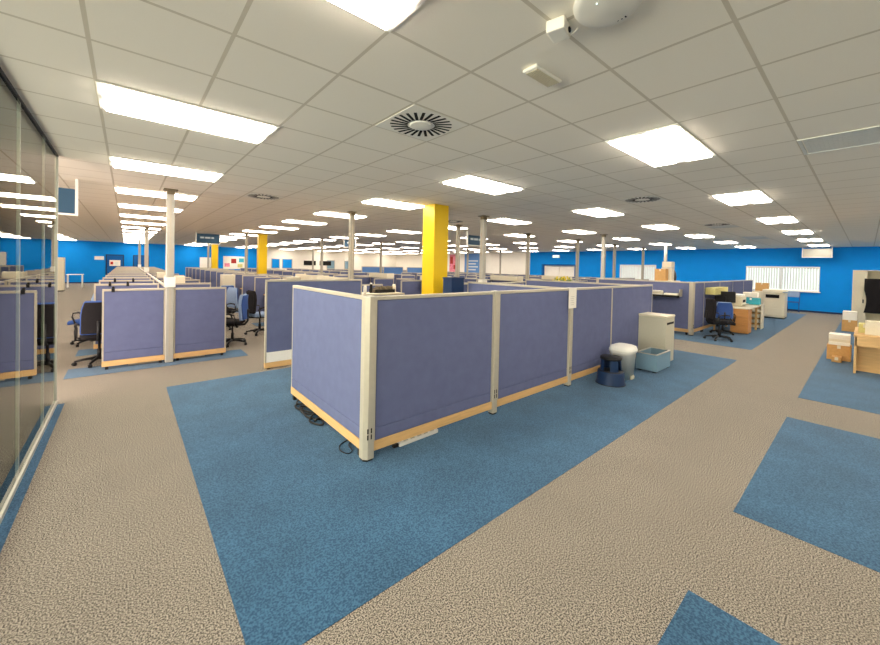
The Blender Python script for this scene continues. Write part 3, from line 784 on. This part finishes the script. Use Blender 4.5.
# folding chair
t = thing('folding_chair', 'blue folding chair standing by the blue wall under the window', 'chair', (23.45, 2.2, 0))
for y in (-.21, .21):
    MB().tube([(-.22, y, .01), (-.05, y, .4), (.12, y, .95)], .012).build('front_frame', 'chairblue', t)
    MB().tube([(.2, y * .92, .01), (.05, y * .92, .3), (-.12, y * .92, .46)], .012).build('rear_frame', 'chairblue', t)
B(-.22, .14, -.19, .19, .44, .47, bev=.01).build('seat', 'chairblue', t)
B(.07, .1, -.2, .2, .68, .95, bev=.012, mtx=None).build('backrest', 'paleblue', t)

# right edge desk, boxes, cabinet
t = thing('desk', 'light wood desk with a panel end at the right edge of the picture', 'desk', (9.95, -.95, 0))
B(0, 1.5, 0, 1.08, .66, .7, bev=.004).build('desk_top', 'wood', t)
B(0, .025, 0, 1.06, .5, .66).build('apron', 'wood', t)
B(.0, 1.46, 1.04, 1.07, .0, .66).build('end_panel', 'wood', t)
B(.32, .34, .03, 1.04, .0, .66).build('modesty_panel', 'wood', t)
B(0, 1.46, 0, .03, .0, .66).build('leg', 'wood', t)
carton('small cream box on the right edge desk', (10.25, -.1, .7), .22, .2, .24, 'ivory')
carton('olive yellow box on the right edge desk', (10.5, .0, .7), .3, .16, .16, 'dullyellow')
stack('paper_stack', 'bundle of papers on the right edge desk', 'papers', (10.4, -.4, .7), .3, .22, (.03, .03), ('paper', 'card'))
carton('brown cardboard box on the floor beside the right edge desk', (11.35, .34, .003), .4, .34, .3)
stack('paper_stack', 'white papers stacked on the brown floor box', 'papers', (11.35, .34, .312), .34, .3, (.06, .06, .05, .05), ('paper', 'ivory', 'paper', 'paper'))
carton('small tan box in front of the brown floor box', (10.98, .36, .003), .22, .14, .1, 'card')
t = thing('tambour_cabinet', 'tall beige cabinet with its door open at the right edge', 'cabinet', (18.4, -.75, 0))
f = MB(); f.box(0, .5, 1.03, 1.06, .05, 1.9); f.box(0, .5, 0, .03, .05, 1.9); f.box(.48, .5, .03, 1.03, .05, 1.9); f.box(0, .5, 0, 1.06, 1.9, 1.93); f.box(0, .5, .03, 1.03, .05, .08); f.build('body', 'ivory', t)
B(.01, .03, .74, 1.03, .08, 1.9).build('tambour_door', 'ivory', t)
B(-.006, .012, .8, .83, .85, .97).build('handle', 'black', t)
B(.02, .48, .02, 1.04, 0, .05).build('plinth', 'dark', t)
for z in (.55, 1.0, 1.45): B(.05, .48, .03, .74, z, z + .02).build('shelf', 'ivory', t)
t = thing('draped_coat', 'black coat hanging over the open front of the beige cabinet', 'coat', (18.36, -.05, 0))
cv = bmesh.new(); NX, NZ = 16, 12; g = []
for i in range(NZ + 1):
    z = 1.66 - 1.12 * i / NZ; row = []
    for j in range(NX + 1):
        u = j / NX
        lo = .10 if i < 4 else .10 - .05 * math.sin((i - 4) / 8 * PI)
        y = lo - .62 * u
        row.append((-.02 - .03 * math.sin(u * 14 + i * .3) - .03 * (i / NZ), y, z))
    g.append(row)
V1 = [[cv.verts.new(p) for p in r] for r in g]; V2 = [[cv.verts.new((p[0] + .03, p[1], p[2])) for p in r] for r in g]
for i in range(NZ):
    for j in range(NX):
        cv.faces.new((V1[i][j], V1[i][j + 1], V1[i + 1][j + 1], V1[i + 1][j])); cv.faces.new((V2[i][j], V2[i + 1][j], V2[i + 1][j + 1], V2[i][j + 1]))
for i in range(NZ):
    for j in (0, NX): cv.faces.new((V1[i][j], V1[i + 1][j], V2[i + 1][j], V2[i][j]))
for j in range(NX):
    for i in (0, NZ): cv.faces.new((V1[i][j], V1[i][j + 1], V2[i][j + 1], V2[i][j]))
mb = MB(); mb.merge(cv, True); mb.build('cloth', 'chairblack', t)
carton('small white carton in front of the beige cabinet, upper of two', (17.3, .32, .36), .4, .3, .26, 'paper', tape='white')
carton('small tan carton in front of the beige cabinet, lower of two', (17.3, .32, .003), .4, .32, .35, 'card')

# ------------------------------------------------------------------ hanging signs
def sign(label, x, y, w_, z0, z1, m='teal', lines=True, drop=.12, back='white'):
    t = thing('hanging_sign', label, 'sign', (x, y, 0), 0, 'hanging ceiling signs with white frames')
    B(.03, w_ - .03, -.02, .02, z0 + .03, z1, bev=.003).build('panel', m, t)
    f = MB(); f.box(0, .03, -.03, .03, z0, C - .001); f.box(w_ - .03, w_, -.03, .03, z0, C - .001); f.box(.03, w_ - .03, -.03, .03, z0, z0 + .03); f.build('frame', 'white', t)
    if lines:
        s = MB(); zc = (z0 + z1) / 2 + .05; x_ = .16
        for k, wd in enumerate((.14, .2, .1, .17)):
            if x_ + wd > w_ - .12: break
            s.box(x_, x_ + wd, -.0225, -.0202, zc - .035, zc + .035); x_ += wd + .035
        s.build('lettering', 'text', t)
    return t
sign('blue hanging sign in a white frame past the end of the glass wall', -1.6, 8.0, 1.02, 2.42, 2.83, lines=False)
sign('dark blue hanging sign near the far yellow pillars', 2.22, 18.6, .9, 2.5, 2.93)
sign('small dark hanging sign seen beside the pole of the second bank', 6.75, 14.0, .55, 2.44, 2.74)
sign('dark blue hanging sign right of the yellow pillar', 8.9, 9.0, .95, 2.5, 2.86)
t = sign('pale sign hanging from the ceiling by the blue window wall', 23.3, 1.95, .95, 2.5, 2.9, m='steel', lines=False); t.rotation_euler.z = -PI / 2
# exit sign
t = thing('exit_sign', 'small lit pale green sign above the double doors', 'sign', (XR - .1, 14.6, 0))
B(0, .08, 0, .55, 2.55, 2.75, bev=.006).build('case', 'white', t); B(-.004, 0, .03, .52, 2.57, 2.73).build('lit_face', 'exitlit', t)
# posters
def poster(label, loc, w_, h, m, lines=0, axis='x', group='posters on the walls', bands=None):
    t = thing('poster', label, 'poster', loc, 0 if axis == 'y' else -PI / 2, group)
    B(0, w_, -.012, -.001, 0, h).build('sheet', m, t)
    if lines:
        s = MB()
        for k in range(lines): s.box(.15 * w_, (.7 + .12 * (k % 2)) * w_, -.014, -.012, h * (.2 + .14 * k), h * (.26 + .14 * k))
        s.build('lettering', 'text', t)
    if bands:
        for (a, b, c, d, mm) in bands: B(a, b, -.016, -.012, c, d).build('picture', mm, t)
    return t
poster('large blue poster with rows of white text on the pale far wall', (XR - .002, 24.5, 1.05), 2.1, 1.9, 'screenblue', 4)
poster('pink and red poster left of the large blue one', (XR - .002, 26.6, 1.0), 1.3, 1.9, 'pink', 0, bands=[(.1, .5, 1.0, 1.7, 'red'), (.6, 1.1, .5, .9, 'red')])
poster('white poster collage on the blue back wall right of the middle pillar', (6.3, YB - .002, 1.1), 1.8, 1.1, 'paper', 0, 'y', bands=[(.1, .5, .2, .5, 'pink'), (.6, 1.0, .5, .9, 'red'), (1.1, 1.5, .15, .45, 'dullyellow'), (1.2, 1.6, .6, .95, 'turq')])
poster('white map sheet on the left blue door of the back wall', (-.95, YB - .052, 1.25), .6, .42, 'paper', 0, 'y', bands=[(.05, .2, .1, .3, 'red'), (.3, .5, .05, .3, 'grille')])
poster('white board on the blue back wall left of the middle pillar', (4.6, YB - .002, 1.2), .9, .85, 'paper', 0, 'y')
poster('small white sign on the blue back wall left of the doors', (-1.75, YB - .002, 1.68), .5, .25, 'paper', 0, 'y')
t = thing('wall_screen', 'wide black wall screen on the pale back wall', 'screen', (13.2, YB - .002, 1.55))
B(0, 1.2, -.06, -.001, 0, .45, bev=.01).build('case', 'black', t); B(.03, 1.17, -.062, -.06, .03, .42).build('screen', 'dark', t)
dup(t, (14.8, YB - .002, 1.55), label='second black wall screen right of the wide one on the pale back wall')

# far blue screens and left far furniture
bs = None
for i in range(4):
    lab = 'tall blue fabric screen, %s in the far row before the pale wall' % ORD[i]
    loc = ((11.0, 12.56, 14.4, 15.96)[i], 20.25, 0)
    if bs is None:
        bs = thing('fabric_screen', lab, 'screen', loc, group='tall blue fabric screens')
        B(.02, 1.48, -.03, .03, .1, 1.6, bev=.005).build('fabric_board', 'screenblue', bs)
        B(0, 1.5, -.033, .033, 1.6, 1.64).build('top_rail', 'metal', bs)
        f = MB(); f.box(0, .02, -.2, .2, 0, .05); f.box(1.48, 1.5, -.2, .2, 0, .05); f.box(0, .02, -.03, .03, .05, 1.6); f.box(1.48, 1.5, -.03, .03, .05, 1.6); f.build('frame', 'metal', bs)
    else: dup(bs, loc, label=lab)
t = cupboard('pale tall cupboard standing far behind the glass wall end', (-3.15, 27.4, 0), .66, .45, 1.78, 'ivory', 0, 2)
t = thing('table', 'white table by the far blue wall at the left', 'table', (-2.7, 30.6, 0))
B(0, .72, 0, .6, .76, .79, bev=.004).build('table_top', 'white', t)
for x, y in ((.03, .03), (.65, .03), (.03, .53), (.65, .53)): B(x, x + .04, y, y + .04, 0, .76).build('leg', 'white', t)
t = cupboard('pale cupboard with a turquoise strip seen through the glass wall', (-2.5, 8.3, 0), 1.38, .45, 1.27, 'ivory')
B(.02, 1.36, -.034, -.029, .95, 1.1).build('turquoise_strip', 'turq', t)
cupboard('ivory filing cabinet behind the chairs right of the nearest bank', (2.62, 15.0, 0), .4, .5, 1.28, 'ivory', 0, 1)
monitor('white backed monitor on the filing cabinet right of the nearest bank', (1.25, 12.15, .725), PI / 2, 'ivory')
t = thing('plant_trough', 'grey trough of yellow and green plants above the panels', 'plant', (9.35, 5.6, 1.25))
# flowers stand on their own cupboard top
B(-.45, .45, -.14, .14, 0, .13, bev=.006).build('trough', 'bracket', t)
f = MB()
for k in range(26):
    x, y, z = random.uniform(-.4, .42), random.uniform(-.1, .1), .14 + random.uniform(0, .14)
    f.lathe([(.004, -.035), (.03, 0), (.004, .035)], 6, (x, y, z), caps=False)
f.build('flowers', 'gold', t)
f = MB()
for k in range(40):
    x, y = random.uniform(-.42, .42), random.uniform(-.12, .12)
    f.tube([(x, y, .1), (x + random.uniform(-.05, .05), y + random.uniform(-.04, .04), .2 + random.uniform(0, .08))], .008, 5)
f.build('leaves', 'green', t)
cupboard('pale cupboard at the far end of the big block under the plants', (8.85, 5.4, 0), 1.0, .42, 1.25)
